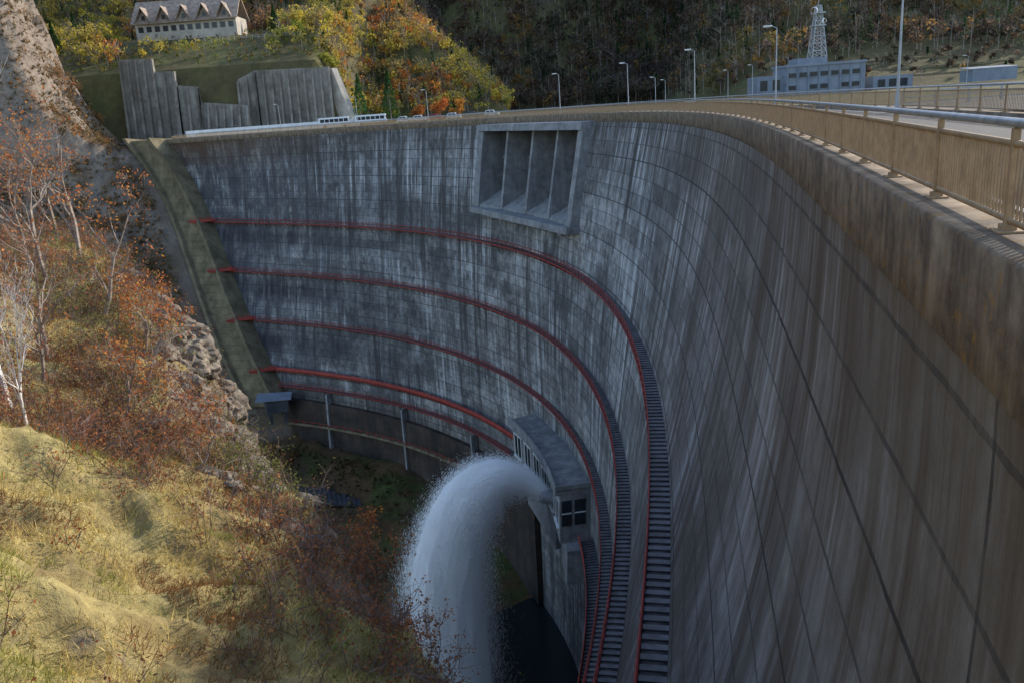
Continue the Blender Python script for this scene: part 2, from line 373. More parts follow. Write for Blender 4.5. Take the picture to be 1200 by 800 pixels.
# abutment strip
st=MB(); st2=MB(); prev=None
zz=np.linspace(.2,-74,38)
for z in zz:
    s=float(send(z)); cur=[P(s-1.5,z,4.5),P(s+8.,z,6.0),P(s+8.,z,-3),P(s-1.5,z,-3)]
    c2=[P(s-2.0,z+.7,5.4),P(s-.6,z+.7,5.4),P(s-.6,z,-1),P(s-2.0,z,-1)]; c3=[P(s+7.0,z+1.0,7.2),P(s+8.4,z+1.0,7.2),P(s+8.4,z,-1),P(s+7.0,z,-1)]
    if prev is not None:
        st.quadbox(cur+prev); st2.quadbox(c2+pv2); st2.quadbox(c3+pv3)
        st2.quadbox([cur[0],cur[1],cur[2],cur[3],cur[0]+[0,0,.5],cur[1]+[0,0,.5],cur[2]+[0,0,.5],cur[3]+[0,0,.5]])
    prev=cur; pv2=c2; pv3=c3
st.done("abutment_strip",M_moss,dam); st2.done("abutment_steps",M_moss,dam)
fd=MB();fp=MB()
for s in np.arange(150,258,4.0):
    z1=-72.5-1.5*(255-s)/90
    fbox(fd,s,s+4,-100,z1,-.5,1.2)
for s in (236,207,178): fbox(fp,s,s+.6,-88,-70,.3,1.9)
fd.done("foundation_plinth",M_foot,dam); fp.done("pillars",M_conc,dam)
g=empty("lower_walkway")
ss=np.arange(178,252,2.0)
sweep("deck",ss,[(1.2,-.3),(3.0,-.3),(3.0,0),(1.2,0)],M_moss,g,-79.0)
sweep("rail",ss,[(2.9,1.0),(3.0,1.0),(3.0,1.12),(2.9,1.12)],M_red,g,-79.0)
a=MB()
for s in np.arange(178,252,3.0): fbox(a,s,s+.15,-79,-77.9,2.85,3.0)
a.done("posts",M_red,g)
pw=empty("plunge_pool_wall")
sweep("rim",np.arange(40,175,3.0),[(15,-8),(17,-8),(17,3),(15,3)],M_foot,pw,-99.0)
# ------------------------------------------------------------------ terrains
def ab(x,y): return -.38*x+.925*y, -.92*x-.38*y
def zvalley(x,y):
    a,b=ab(x,y)
    floor=-103+17*smst(a,125,205)
    n=fbm(x*.05,y*.05,5)
    bank=1.5*(a-277)-8+n*4+4.0*ridge(x*.12,y*.12,4)*smst(b,-8,12)
    lip=smst(b+9*fbm(x*.07,y*.07,5),9,44)
    up=1.9*(a-272)+n*20+16*ridge(x*.05,y*.05,6)+7*ridge(x*.22,y*.22,4)
    bank=np.where(bank>-4, up*lip-1.2*(1-lip), bank)
    bank=np.where((b<8),np.minimum(bank,-1.0),bank)
    return np.maximum(floor+n*2.5+ridge(x*.15,y*.15,3),bank)
CXd,CYd,THd,Sd=CX[::8],CY[::8],TH[::8],S[::8]
def face_s(x,y):
    d=(CXd[None]-x[:,None])**2+(CYd[None]-y[:,None])**2; j=d.argmin(1)
    return Sd[j],-((x-CXd[j])*np.cos(THd[j])-(y-CYd[j])*np.sin(THd[j]))
def valley_mesh(name,xs,ys):
    Xg,Yg=np.meshgrid(xs,ys); Zg=zvalley(Xg,Yg)
    sf,of=face_s(Xg.ravel(),Yg.ravel()); sf=sf.reshape(Xg.shape);of=of.reshape(Xg.shape)
    behind=(of<off(sf,Zg)-1.0)&(sf<306)
    Zg=np.where(behind,np.minimum(Zg,-103),Zg)
    np_mesh(name,np.stack([Xg,Yg,Zg],-1).reshape(-1,3),grid(*Xg.shape),M_valley,smooth=True)
valley_mesh("valley_terrain",np.arange(-260,40,1.3),np.arange(60,292,1.3))
e_dir=np.array([-.529,.849]); e_n=np.array([-.849,-.529]); E0=np.array([-3.9,18.7])
def zspur(u,w):
    ze=np.interp(u,[-30,0,7,17,25,30,45,60],[-13.5,-13,-13.5,-12.5,-11,-9.3,-8,-9])
    n=fbm(u*.11+3,w*.11,5); m=ridge(u*.4,w*.4+9,4)
    wj=w+3.2*fbm(u*.25,u*0+2.2,4)
    zin=ze+.62*np.maximum(wj,0)+n*3.0*smst(wj,-1,6)+m*.7+.22*fbm(u*2.2,w*2.2,3)+1.1*smst(u,14,24)*(smst(wj,-.2,1.0)-smst(wj,1.5,6))
    dr=np.maximum(-wj,0); zout=ze-2.5*dr-.02*dr*dr+m*1.3+ridge(u*.2,w*.35,4)*3*smst(dr,1,8)
    z=np.where(wj>0,zin,zout)
    return z-np.maximum(u-50,0)*2.2
us=np.concatenate([np.arange(-34,-8,1.0),np.arange(-8,52,.2),np.arange(52,90,2.0)]);ws=np.concatenate([np.arange(-34,-8,1.0),np.arange(-8,20,.2),np.arange(20,70,2.0)])
Ug,Wg=np.meshgrid(us,ws); Z=zspur(Ug,Wg)
def uw2xy(u,w): return E0[0]+e_dir[0]*u+e_n[0]*w, E0[1]+e_dir[1]*u+e_n[1]*w
X_,Y_=uw2xy(Ug,Wg)
np_mesh("near_hillside",np.stack([X_,Y_,Z],-1).reshape(-1,3),grid(*Ug.shape)[:,::-1],M_near,smooth=True)
def zback(x,y):
    n=fbm(x*.012+4,y*.012,5); m=fbm(x*.05,y*.05,4)
    terr=22+.36*(y-292); terr=np.where(y>325,np.where(y<347,35+.1*(y-325),37+.62*(y-347)),terr)
    terr=np.where(y<292.5,-.8,terr)
    sl=np.maximum(.6*(y-318),-.8)
    k=smst(x,-60,-48); left=terr*(1-k)+sl*k
    left=np.where(y<291,-.8,left)
    left=np.minimum(left+np.where(y>350,n*18+m*4,0),np.maximum(1.05*(-x+.02*y-2)+m*5,-.8))
    cen=np.maximum(.62*(y-470-.25*x),-25)+ (n*70+30*np.sin(x*.017+1.3)+m*8)*smst(y,470,600)
    q=smst(x/np.maximum(y,1),.14,.34)
    rr=np.where(y<275,-.8,(y-275)*.30)+np.where(y>330,(y-330)*.4+n*30,0)+m*1.5*smst(y,280,290)
    rr=rr*q-30*(1-q)
    rr=np.where((x>.2*y)&(y<275),-.8,rr)
    return np.maximum(np.maximum(left,cen),rr)
xs=np.arange(-420,760,3.5);ys=np.arange(262,960,3.5)
ys=np.sort(np.concatenate([ys,[291.2,292.6,293.4]]))
Xg,Yg=np.meshgrid(xs,ys);Zb=zback(Xg,Yg)
np_mesh("mountain_terrain",np.stack([Xg,Yg,Zb],-1).reshape(-1,3),grid(*Xg.shape),M_mount,smooth=True)
gp=MB(); gp.prism([(26,70,-.9),(420,70,-.9),(420,275,-.9),(52,275,-.9),(40,180,-.9)][::-1],(0,0,-30)); gp.done("right_bank_ground",M_mount)
gp=MB(); gp.prism([(24,-60,-.3),(420,-60,-.3),(420,69.9,-.3),(27,69.9,-.3)][::-1],(0,0,-30)); gp.done("right_bank_road",M_asph)
tw=NT("dark_water"); tw.col((.012,.02,.022)); tw.rough(.12); tw.b.inputs["Specular IOR Level"].default_value=.5
tcw=tw.new('ShaderNodeTexCoord').outputs['Object']; tw.bump(tw.noise(tcw,1.2,4,.6),.4,.2)
wm=MB(); wm.cap([(-320,-60,-100.5),(30,-60,-100.5),(30,240,-100.5),(-320,240,-100.5)]); wm.done("plunge_pool_water",tw.m)
wm=MB(); wm.cap([(-60,262,-9),(60,90,-9),(60,500,-9),(-60,500,-9)]); wm.done("reservoir_water",tw.m)
# ------------------------------------------------------------------ water jet
def cat(pts,n):
    pts=np.array(pts,float);t=np.linspace(0,len(pts)-1,n);out=[]
    for q in t:
        i=min(int(q),len(pts)-2);f=q-i;p=[pts[max(i-1,0)],pts[i],pts[i+1],pts[min(i+2,len(pts)-1)]]
        out.append(.5*((2*p[1])+(-p[0]+p[2])*f+(2*p[0]-5*p[1]+4*p[2]-p[3])*f*f+(-p[0]+3*p[1]-3*p[2]+p[3])*f**3))
    return np.array(out)
path=cat([(4.2,126,-61.5,1.1),(0,127,-59.0,3.0),(-5.5,127,-58.4,5.0),(-11,126,-63.5,7.2),(-14.2,125,-74,9.2),(-15.5,124,-88,11.2),(-16.5,123,-102,13)],400)
def water_mat(name,tr):
    mj=NT(name)
    df=mj.new('ShaderNodeBsdfDiffuse'); df.inputs[0].default_value=(.98,.98,.98,1)
    tl=mj.new('ShaderNodeBsdfTranslucent'); tl.inputs[0].default_value=(.98,.98,.98,1); mx=mj.new('ShaderNodeMixShader'); mx.inputs[0].default_value=tr
    mj.lk(df.outputs[0],mx.inputs[1]); mj.lk(tl.outputs[0],mx.inputs[2]); mj.lk(mx.outputs[0],mj.out.inputs[0]); return mj.m
M_core=water_mat("foam_water",.0); M_spray=water_mat("spray_water",.4)
jet=empty("water_jet")
m1,m2=400,160; pc=path; tan=np.gradient(pc[:,:3],axis=0); tan/=np.linalg.norm(tan,axis=1)[:,None]
bi=np.cross(tan,[0,1,0.]); bi/=np.linalg.norm(bi,axis=1)[:,None]; no=np.cross(bi,tan)
an=np.linspace(0,2*np.pi,m2,endpoint=False)
A_,I_=np.meshgrid(an,np.arange(m1)*.5); nz_=fbm(np.cos(A_)*2.2+9,np.sin(A_)*2.2+I_*.03,4)+.35*fbm(np.cos(A_)*14+20,np.sin(A_)*14+I_*.04,4)
rr_=pc[:,3][:,None]*(.60+.16*nz_)
V=pc[:,None,:3]+bi[:,None]*(np.cos(A_)*rr_)[...,None]+no[:,None]*(np.sin(A_)*rr_)[...,None]
i=np.arange(m1-1)[:,None]*m2; j=np.arange(m2)[None]; F=np.stack([i+j,i+(j+1)%m2,i+m2+(j+1)%m2,i+m2+j],-1).reshape(-1,4)
np_mesh("jet_core",V.reshape(-1,3),F,M_core,jet,smooth=True)
N=330000
ii=(rng.random(N)**.70*398).astype(int); pc=path[ii]; tan=path[ii+1][:,:3]-pc[:,:3]; tan/=np.linalg.norm(tan,axis=1)[:,None]
g3=rng.normal(size=(N,3)); g3-= (g3*tan).sum(1)[:,None]*tan
g3/=np.linalg.norm(g3,axis=1)[:,None]
rad=.55+np.abs(rng.normal(size=(N,1)))*.16+(rng.random((N,1))**5)*.34
ang=np.arctan2(g3[:,2],g3[:,0]+g3[:,1])
gust=1+.22*fbm(ang*1.6+20,ii*.014+3,4)
c_=pc[:,:3]+g3*rad*pc[:,3:4]*gust[:,None]
c_[:,2]-= (rng.random(N)**4)*pc[:,3]*.8
ln=(.08+rng.random(N)**2*.45)*(pc[:,3]*.08+.15)*(1.3-np.clip(rad[:,0]-.55,0,.9)); wd=.015+rng.random(N)**2*.045
side=np.cross(tan,g3+rng.normal(size=(N,3))*.35); side/=np.linalg.norm(side,axis=1)[:,None]
tj=tan+rng.normal(size=(N,3))*.18; tj[:,2]-=.1
sd=side*wd[:,None]
V=np.stack([c_-tj*ln[:,None],c_-sd,c_+tj*ln[:,None],c_+sd],1).reshape(-1,3)
np_mesh("spray",V,np.arange(len(V)).reshape(-1,4),M_spray,jet)
# ------------------------------------------------------------------ foliage generators
def cards(C,size,cols):
    n=len(C); u=rng.normal(size=(n,3));u/=np.linalg.norm(u,axis=1)[:,None]
    v=np.cross(u,rng.normal(size=(n,3)));v/=np.linalg.norm(v,axis=1)[:,None]
    s=size[:,None]
    V=np.stack([C-u*s,C-v*s*.55,C+u*s,C+v*s*.55],1).reshape(-1,3)
    return V,np.arange(4*n).reshape(-1,4),np.repeat(cols,4,axis=0)
def forest(name,pts,hts,pal,ncard=45,cs=.9,bare=.25,conifer=.08,colf=None,trunks=True):
    C=[];Sz=[];K=[];TV=MB()
    for (x,y,z),h in zip(pts,hts):
        if colf is not None:
            col=np.array(pal[int(np.clip((fbm(x*.03,y*.03,2)*1.3+.5)*len(pal)+rng.normal()*1.5,0,len(pal)-1))])
        else: col=np.array(pal[rng.integers(len(pal))])
        kind=rng.random(); r=h*(.28+.12*rng.random())
        if kind<conifer:
            n=int(ncard*1.3);t=rng.random(n)**.7; rr=(1-t)*r*.75*np.sqrt(rng.random(n)); an=rng.random(n)*6.283
            c=np.stack([x+rr*np.cos(an),y+rr*np.sin(an),z+h*.1+t*h*1.15],-1); col=np.array((.03,.06,.025)); sz=cs*.8
        else:
            n=ncard if kind>conifer+bare else ncard//4
            g=rng.normal(size=(n,3)); g/=np.linalg.norm(g,axis=1)[:,None]; g*=(rng.random(n)**.45)[:,None]
            lob=rng.normal(size=(4,3))*.45; g=g*.65+lob[rng.integers(4,size=n)]
            c=np.stack([x+g[:,0]*r,y+g[:,1]*r,z+h*.62+g[:,2]*h*.32],-1); sz=cs
            if trunks and (n<ncard or rng.random()<.35):
                TV.tube((x,y,z-.5),(x+rng.normal()*.4,y,z+h*1.02),.16,.05,3)
                for k in range(3):
                    a=rng.random()*6.28;zz_=z+h*(.4+.45*rng.random()); TV.tube((x,y,zz_),(x+math.cos(a)*r,y+math.sin(a)*r,zz_+h*.25),.08,.03,3)
        C.append(c);Sz.append(np.full(len(c),sz)*(.6+.8*rng.random(len(c)))); K.append(col[None]*(.65+.7*rng.random((len(c),1))))
    V,F,Kc=cards(np.concatenate(C),np.concatenate(Sz),np.concatenate(K))
    ob=np_mesh(name,V,F,M_leaf,cols=Kc)
    if TV.v: TV.done("forest_trunks",M_bark,ob)
    return ob
pal_sun=[(.24,.24,.06),(.26,.24,.07),(.46,.36,.07),(.54,.42,.07),(.42,.32,.08),(.32,.24,.11),(.50,.27,.06),(.54,.19,.05),(.32,.18,.09)]  # leaf tints of the sunlit hill, brightened with sunlight in the colour
pal_dark=[(.085,.075,.05),(.095,.075,.055),(.13,.09,.065),(.15,.105,.07),(.16,.10,.065),(.28,.16,.055),(.12,.09,.08)]  # brown leaf tints of the shaded slopes; their shade is in the colour
def scatter(n,x0,x1,y0,y1,cond=None):
    x=rng.uniform(x0,x1,n);y=rng.uniform(y0,y1,n)
    m=np.ones(n,bool) if cond is None else cond(x,y)
    x=x[m];y=y[m];z=zback(x,y); return np.stack([x,y,z],-1)
def cl(x,y): 
    return (zback(x,y)>.5)&~((x>-150)&(x<-78)&(y<350)&(y>312))&~((x<-52)&(y<300)) &(x>-.62*y)&~((x<-60)&(y<325)&(rng.random(len(x))<.75))
p=scatter(5600,-270,10,297,440,cl)
forest("autumn_forest",p,4+rng.random(len(p))*5.5,pal_sun,64,.5,.30,.05,1)
p=scatter(1100,-150,-50,294.5,328,lambda x,y:rng.random(len(x))<.4+fbm(x*.1,y*.1,3))
forest("terrace_shrubs",p,.8+rng.random(len(p))*1.8,[(.16,.18,.05),(.26,.22,.07),(.34,.20,.06),(.20,.14,.07)],26,.28,.1,.0,1,False)
def cc(x,y): return (x>-.12*y)&(x<.62*y)&(zback(x,y)>-5)
p=np.concatenate([scatter(6500,-80,460,455,700,cc),scatter(1500,-80,600,700,930,cc)])
forest("distant_forest",p,8+rng.random(len(p))*8,pal_dark,44,1.05,.4,.06,1)
def cr(x,y): return (x>.16*y)&(x<.8*y)&(y>280)&(zback(x,y)>0)
p=scatter(5200,50,400,281,470,cr); p=p[(p[:,1]>310+8*np.sin(p[:,0]*.05))|((rng.random(len(p))<.25))]
forest("hillside_forest",p,np.where(p[:,1]>308,5+rng.random(len(p))*6,1.5+rng.random(len(p))*3),pal_dark+[(.32,.19,.06),(.18,.15,.06)],50,.6,.35,.06,1)
n=40000;x=rng.uniform(-225,-60,n);y=rng.uniform(150,292,n);z=zvalley(x,y);a,b=ab(x,y)
sf,of=face_s(x,y)
m=(a>205)&((of>off(sf,z)+9.5)|(b>12))&(b<75)&(x>-.72*y)&(x<-.25*y)&(rng.random(n)<.35+.5*(fbm(x*.06,y*.06,3)>-.05)); p=np.stack([x,y,z],-1)[m]
forest("cliff_scrub",p,.9+rng.random(len(p))**2*3.6,[(.18,.13,.07),(.24,.16,.08),(.34,.19,.08),(.40,.19,.06),(.22,.14,.08),(.18,.18,.06)],16,.30,.35,.0,1,False)
n=3500;x=rng.uniform(-85,-12,n);y=rng.uniform(140,225,n);z=zvalley(x,y);sf,of=face_s(x,y);a,b=ab(x,y)
m=(of>off(sf,z)+6)&(z>-99)&(rng.random(n)<.25+.9*(fbm(x*.05+3,y*.05,3)>0.05)); p=np.stack([x,y,z],-1)[m]
forest("valley_scrub",p,.6+rng.random(len(p))**2*2.2,[(.08,.08,.03),(.10,.07,.04),(.14,.08,.04),(.10,.11,.035)],14,.28,.2,.0,1,False)
# ------------------------------------------------------------------ near trees
def grow(mb,leafs,p,d,L,r,depth,spread=.55,up=.12):
    segs=3
    for i in range(segs):
        d=(d+Vector(rng.normal(size=3))*.13+Vector((0,0,up*.4))).normalized()
        q=p+d*(L/segs); r2=r*.86
        mb.tube(p,q,r,r2,5 if r>.03 else 3); p=q; r=r2
        if depth>0:
            for k in range(1 if i<segs-1 else 2):
                nd=(d+Vector(rng.normal(size=3))*spread+Vector((0,0,up))).normalized()
                grow(mb,leafs,p,nd,L*(.50+.22*rng.random()),max(r*.58,.006),depth-1,spread,up)
    if depth<=1: leafs.append(tuple(p))
def tree(name,base,h,r,bark,depth=4,leaf=None,nleaf=3,ls=.12,lean=(0,0,1),spread=.5,up=.2):
    e=empty(name); mb=MB();lf=[]
    grow(mb,lf,Vector(base),Vector(lean).normalized(),h*.45,r,depth,spread,up)
    mb.done("trunk_and_branches",bark,e)
    if leaf is not None and lf:
        n=int(len(lf)*nleaf)
        C=np.array(lf)[rng.integers(len(lf),size=n)]+rng.normal(size=(n,3))*ls*2
        K=np.array(leaf)[rng.integers(len(leaf),size=len(C))]*(.6+.8*rng.random((len(C),1)))
        V,F,Kc=cards(C,ls*(.5+rng.random(len(C))),K); np_mesh("leaves",V,F,M_leaf,e,cols=Kc)
    return e
def sp(u,w,d=.1): 
    x,y=uw2xy(u,w); return (float(x),float(y),float(zspur(np.array(u*1.),np.array(w*1.)))-d)
orange=[(.52,.19,.06),(.46,.14,.05),(.54,.26,.07)]; rust=[(.38,.14,.07),(.44,.20,.08),(.30,.12,.06)]
tree("birch_tree",sp(19,7.3),10,.13,M_barkw,4,rust,.6,.05,(0,0,1),.34,.34)
tree("birch_tree",sp(24,9.0),10,.11,M_barkw,4,rust,.5,.05,(.05,0,1),.36,.3)
tree("birch_tree",sp(14,6.9),6,.07,M_barkw,4,rust,.5,.05,(-.05,0,1),.36,.3)
for (u,w,h,c,nl,ln_) in ((31,4.5,9,orange,1.8,(0,0,1)),(35,2.5,10,orange,1.8,(.15,0,1)),(24,5.5,7,rust,.9,(.1,0,1)),(39,7,11,rust,.9,(0,0,1)),(28,2.5,7,orange,2.0,(.3,.1,1)),
    (22,2,5.5,orange,1.8,(.4,.2,.8)),(42,3,9,orange,1.8,(.1,0,1)),(33,10,10,rust,.8,(0,0,1)),(16,4,4.2,rust,1.0,(.5,.2,.6)),(12,2,3.4,rust,1.0,(.5,.3,.6)),(26,12,9,rust,.7,(0,0,1)),(36,5,8,rust,.9,(-.1,0,1)),(29,7.5,8,orange,1.2,(0,.1,1)),(44,9,10,rust,.8,(0,0,1)),(25,1.5,5,orange,2.0,(.4,.1,.9)),(19,3.5,4.5,orange,1.2,(.5,.1,.7)),(21,6,6,rust,1.0,(.2,0,1))):
    tree("bare_tree",sp(u,w),h,.015*h+.012,M_bark,4,c,nl,.07,ln_)
tree("autumn_tree",sp(5.8,-2.4),3.6,.06,M_bark,4,orange,3.6,.06,(.2,.1,1))
tree("autumn_tree",sp(15,-3.6),4.6,.07,M_bark,4,orange,1.8,.07,(.3,.3,1))
tree("autumn_tree",sp(10.5,-3.4),4.0,.06,M_bark,4,rust,1.8,.07,(.3,.3,1))
mb=MB();lf=[]
cnt=0
while cnt<1700:
    u=rng.uniform(-4,50);w=rng.uniform(-5,17)
    dens=smst(np.array(u+ (0 if w>2 else 15)),8,17)
    if rng.random()>.12+.88*float(dens): continue
    cnt+=1
    b=Vector(sp(u,w))
    for j in range(5):
        d=Vector((rng.normal()*.6,rng.normal()*.6,1)).normalized(); L=rng.uniform(.4,1.7); p0=b+Vector((rng.normal()*.2,rng.normal()*.2,0))
        for q in range(2):
            p1=p0+d*L*.5; mb.tube(p0,p1,.014,.009,3)
            for t in range(3):
                nd=(d+Vector(rng.normal(size=3))*.6).normalized(); p2=p1+nd*L*.45; mb.tube(p1,p2,.008,.004,3); lf.append(tuple(p2)); lf.append(tuple((p1+p2)/2))
            p0=p1; d=(d+Vector(rng.normal(size=3))*.3).normalized()
shr=mb.done("shrub_thicket",M_twig)
lf=np.array(lf); n=int(len(lf)*1.4);C=lf[rng.integers(len(lf),size=n)]+rng.normal(size=(n,3))*.1
pal=np.array([(.36,.14,.06),(.25,.11,.06),(.40,.19,.07),(.22,.15,.07),(.20,.22,.06)])
pi=np.clip((fbm(C[:,0]*.35,C[:,1]*.35,3)*1.6+.5)*5+rng.normal(size=n)*.8,0,4.9).astype(int)
V,F,K=cards(C,.025+.05*rng.random(n),pal[pi]*(.6+.8*rng.random((n,1)))); np_mesh("shrub_leaves",V,F,M_leaf,shr,cols=K)
N=480000
u=rng.uniform(-12,50,N);w=rng.uniform(-6,17,N)
dn=fbm(u*.6,w*.6,4)+.2; m=rng.random(N)<np.clip(dn*2.2+.35,.08,1); u=u[m];w=w[m];n=len(u)
x,y=uw2xy(u,w);z=zspur(u,w)
tone=(fbm(u*.3+7,w*.3,5)+.16-.42*smst(u,8,22)-.25*smst(-w,-3,1))[:,None]  # dark litter tone by thicket and rim, with shade put into it
c1=np.array((.68,.54,.21));c2=np.array((.42,.40,.12));c3=np.array((.30,.16,.07))
K=np.where(tone>.22,c2,np.where(tone<-.08,c3,c1))*(.45+.9*rng.random((n,1)))
h=.08+.34*rng.random(n)**2.5; B=np.stack([x,y,z-.03],-1); an=rng.random(n)*6.283; wv=np.stack([np.cos(an),np.sin(an),0*an],-1)*.014
tip=B+np.stack([rng.normal(size=n)*.14+.08,rng.normal(size=n)*.14+.05,h],-1)
V=np.stack([B-wv,B+wv,tip],1).reshape(-1,3); np_mesh("dry_grass",V,np.arange(3*n).reshape(-1,3),M_grass,cols=np.repeat(K,3,axis=0))
def rocks(name,pts,sizes):
    bm=bmesh.new()
    for p,s in zip(pts,sizes):
        r=bmesh.ops.create_icosphere(bm,subdivisions=4 if s>.6 else (3 if s>.3 else 2),radius=s)
        o=Vector(rng.random(3)*50); sc=Vector((1+rng.random()*.6,1+rng.random()*.4,.7+rng.random()*.5))
        for v in r['verts']:
            nn=mn.noise(v.co/s*1.1+o)*.5+mn.noise(v.co/s*3+o)*.26+mn.noise(v.co/s*8+o)*.1; v.co=Vector((v.co.x*sc.x,v.co.y*sc.y,v.co.z*sc.z))*(1+nn)+Vector(p)
    me=bpy.data.meshes.new(name);bm.to_mesh(me);bm.free();me.materials.append(M_rock); return link(bpy.data.objects.new(name,me))
pts=[sp(rng.uniform(8,50),rng.normal()*1.1-.6,.2) for i in range(420)]+[sp(rng.uniform(17,44),rng.normal()*.8-2.0,.5) for i in range(60)]
rocks("rim_rocks",pts,[.10+.5*rng.random()**2.2 for p in pts[:420]]+[.5+.8*rng.random() for p in pts[420:]])
# ------------------------------------------------------------------ conifers & roadside trees
def conifer(x,y,z,h,r,dark=1.0):
    e=empty("conifer_tree"); mb=MB(); mb.tube((x,y,z-.3),(x,y,z+h),.22,.03,6); mb.done("trunk",M_bark,e)
    n=1500;t=rng.random(n)**.8; lay=np.floor(t*14)/14; rr=(1-t)*r*(.55+.45*rng.random(n))*(.75+.5*(1-(t-lay)*14)); an=rng.random(n)*6.283
    C=np.stack([x+rr*np.cos(an),y+rr*np.sin(an),z+.6+t*h-rr*.25],-1)
    K=np.array((.045,.10,.035))*dark*(.5+rng.random((n,1)))
    V,F,Kc=cards(C,.22+.25*rng.random(n),K); np_mesh("needles",V,F,M_leaf,e,cols=Kc)
conifer(-46,292,-.8,17,4.0,1.3); conifer(-36,294,-.8,18,4.2); conifer(-51,310,-.8,13,3.2,1.5)
for (x,y,h) in ((-160,322,11),(-167,318,9),(-160,340,12),(-84,345,10)): conifer(x,y,float(zback(np.array(x*1.),np.array(y*1.))),h,2.6)
def roundtree(x,y,z,h,pal,name="autumn_tree"):
    e=empty(name); mb=MB();lf=[]; grow(mb,lf,Vector((x,y,z-.2)),Vector((0,0,1)),h*.4,.16,3); mb.done("trunk_and_branches",M_bark,e)
    lf=np.array(lf);n=1100; C=lf[rng.integers(len(lf),size=n)]+rng.normal(size=(n,3))*.5
    K=np.array(pal)[rng.integers(len(pal),size=n)]*(.5+rng.random((n,1))); V,F,Kc=cards(C,.15+.25*rng.random(n),K); np_mesh("leaves",V,F,M_leaf,e,cols=Kc)
for (x,y,h,c) in ((-20,302,9,[(.5,.14,.05),(.5,.2,.05)]),(-13,306,8,[(.5,.24,.06)]),(-26,308,8,[(.40,.16,.05)]),(-56,300,8,[(.40,.38,.07),(.3,.32,.06)]),(-60,322,9,[(.52,.42,.07)]),(-70,318,8,[(.28,.3,.06)]),(-72,330,9,[(.54,.44,.07)]),(-28,330,8,[(.40,.32,.08)])):
    roundtree(x,y,max(-.8,float(zback(np.array(x*1.),np.array(y*1.)))),h,c)
# ------------------------------------------------------------------ retaining walls
def retwall(name,pts,zb=-1.2):
    e=empty(name); mb=MB();mr=MB()
    for (a,b) in zip(pts[:-1],pts[1:]):
        A=Vector((a[0],a[1],0));B=Vector((b[0],b[1],0)); d=(B-A).normalized(); n=Vector((d.y,-d.x,0))
        q=lambda p,z,o:(p.x+n.x*o,p.y+n.y*o,z)
        mb.quadbox([q(A,zb,2.2),q(B,zb,2.2),q(B,zb,-1),q(A,zb,-1),q(A,a[2],.3),q(B,b[2],.3),q(B,b[2],-1),q(A,a[2],-1)])
        L=(B-A).length;k=max(1,int(L/2.6))
        for i in range(k+1):
            t=i/k;p=A.lerp(B,t);zt=a[2]*(1-t)+b[2]*t-.5;p0=p-d*.32;p1=p+d*.32
            mr.quadbox([q(p0,zb,4.0),q(p1,zb,4.0),q(p1,zb,1.5),q(p0,zb,1.5),q(p0,zt,.9),q(p1,zt,.9),q(p1,zt,.2),q(p0,zt,.2)])
    mb.done("wall",M_retain,e); mr.done("buttress_ribs",M_retain,e)
retwall("retaining_wall",[(-124,291,26.5),(-113,290,26),(-112.9,290,22),(-106,289,21.5),(-105.9,289,17),(-99,289,16),(-98.9,289,11),(-83,288,9)])
retwall("retaining_wall",[(-86,291.5,17.5),(-80,291.5,20),(-55,291.5,19.5)])
mb=MB(); mb.quadbox([(-55.5,293,-1),(-48,289,-1),(-46,290.5,-1),(-54,295,-1),(-56,293,19),(-54,291.5,19),(-52.5,293,19),(-54,294.5,19)]); mb.done("wing_wall",M_cream)
# ------------------------------------------------------------------ lodge
def lodge():
    e=empty("mountain_lodge"); x0,x1,y0,y1,zb=-133,-95,331,345,37.5
    mb=MB(); mb.box(((x0+x1)/2,(y0+y1)/2,zb+1.5),x1-x0,y1-y0,7); mb.done("walls",M_cream,e)
    r=MB(); zr=zb+5.0; top=zb+13
    r.prism([(x0-1,y0-1.5,zr-.3),(x0-1,(y0+y1)/2,top),(x0-1,y1+1.5,zr-.3),(x0-1,y1+1.5,zr-.9),(x0-1,(y0+y1)/2,top-.7),(x0-1,y0-1.5,zr-.9)],(x1-x0+2,0,0))
    n=5;w=(x1-x0)/n
    for i in range(n):
        c=x0+w*(i+.5); hw=w*.40
        r.prism([(c-hw,y0-2.2,zr-.1),(c,y0-2.2,zr+5.2),(c+hw,y0-2.2,zr-.1),(c+hw,y0-2.2,zr-.5),(c,y0-2.2,zr+4.7),(c-hw,y0-2.2,zr-.5)],(0,7.5,0))
    r.done("roof",M_roof,e)
    g=MB();wl=MB()
    for i in range(n):
        c=x0+w*(i+.5); hw=w*.40
        wl.prism([(c-hw*.9,y0-.6,zr-.5),(c,y0-.6,zr+4.3),(c+hw*.9,y0-.6,zr-.5)],(0,.5,0))
        g.box((c,y0-.65,zr+1.3),1.3,.1,1.5)
    for i in range(12):
        g.box((x0+2+(x1-x0-4)*i/11,y0-.03,zb+2.3),1.9,.1,2.0)
    wl.done("dormer_gables",M_roof,e); g.done("windows",M_glass,e)
    c=MB(); c.box((x1-6,(y0+y1)/2+1,top),1.6,1.6,4); c.done("chimney",M_conc,e)
lodge()
mb=MB()
for i in range(18):
    x=-107+i*2.2; z=float(zback(np.array(x),np.array(322.)))+.2; mb.box((x,322,z+.7),.15,.15,1.6)
    if i: mb.bar((px,322,pz+1.2),(x,322,z+1.2),.08,.1); mb.bar((px,322,pz+.7),(x,322,z+.7),.08,.1)
    px,pz=x,z
mb.done("terrace_fence",M_cream)
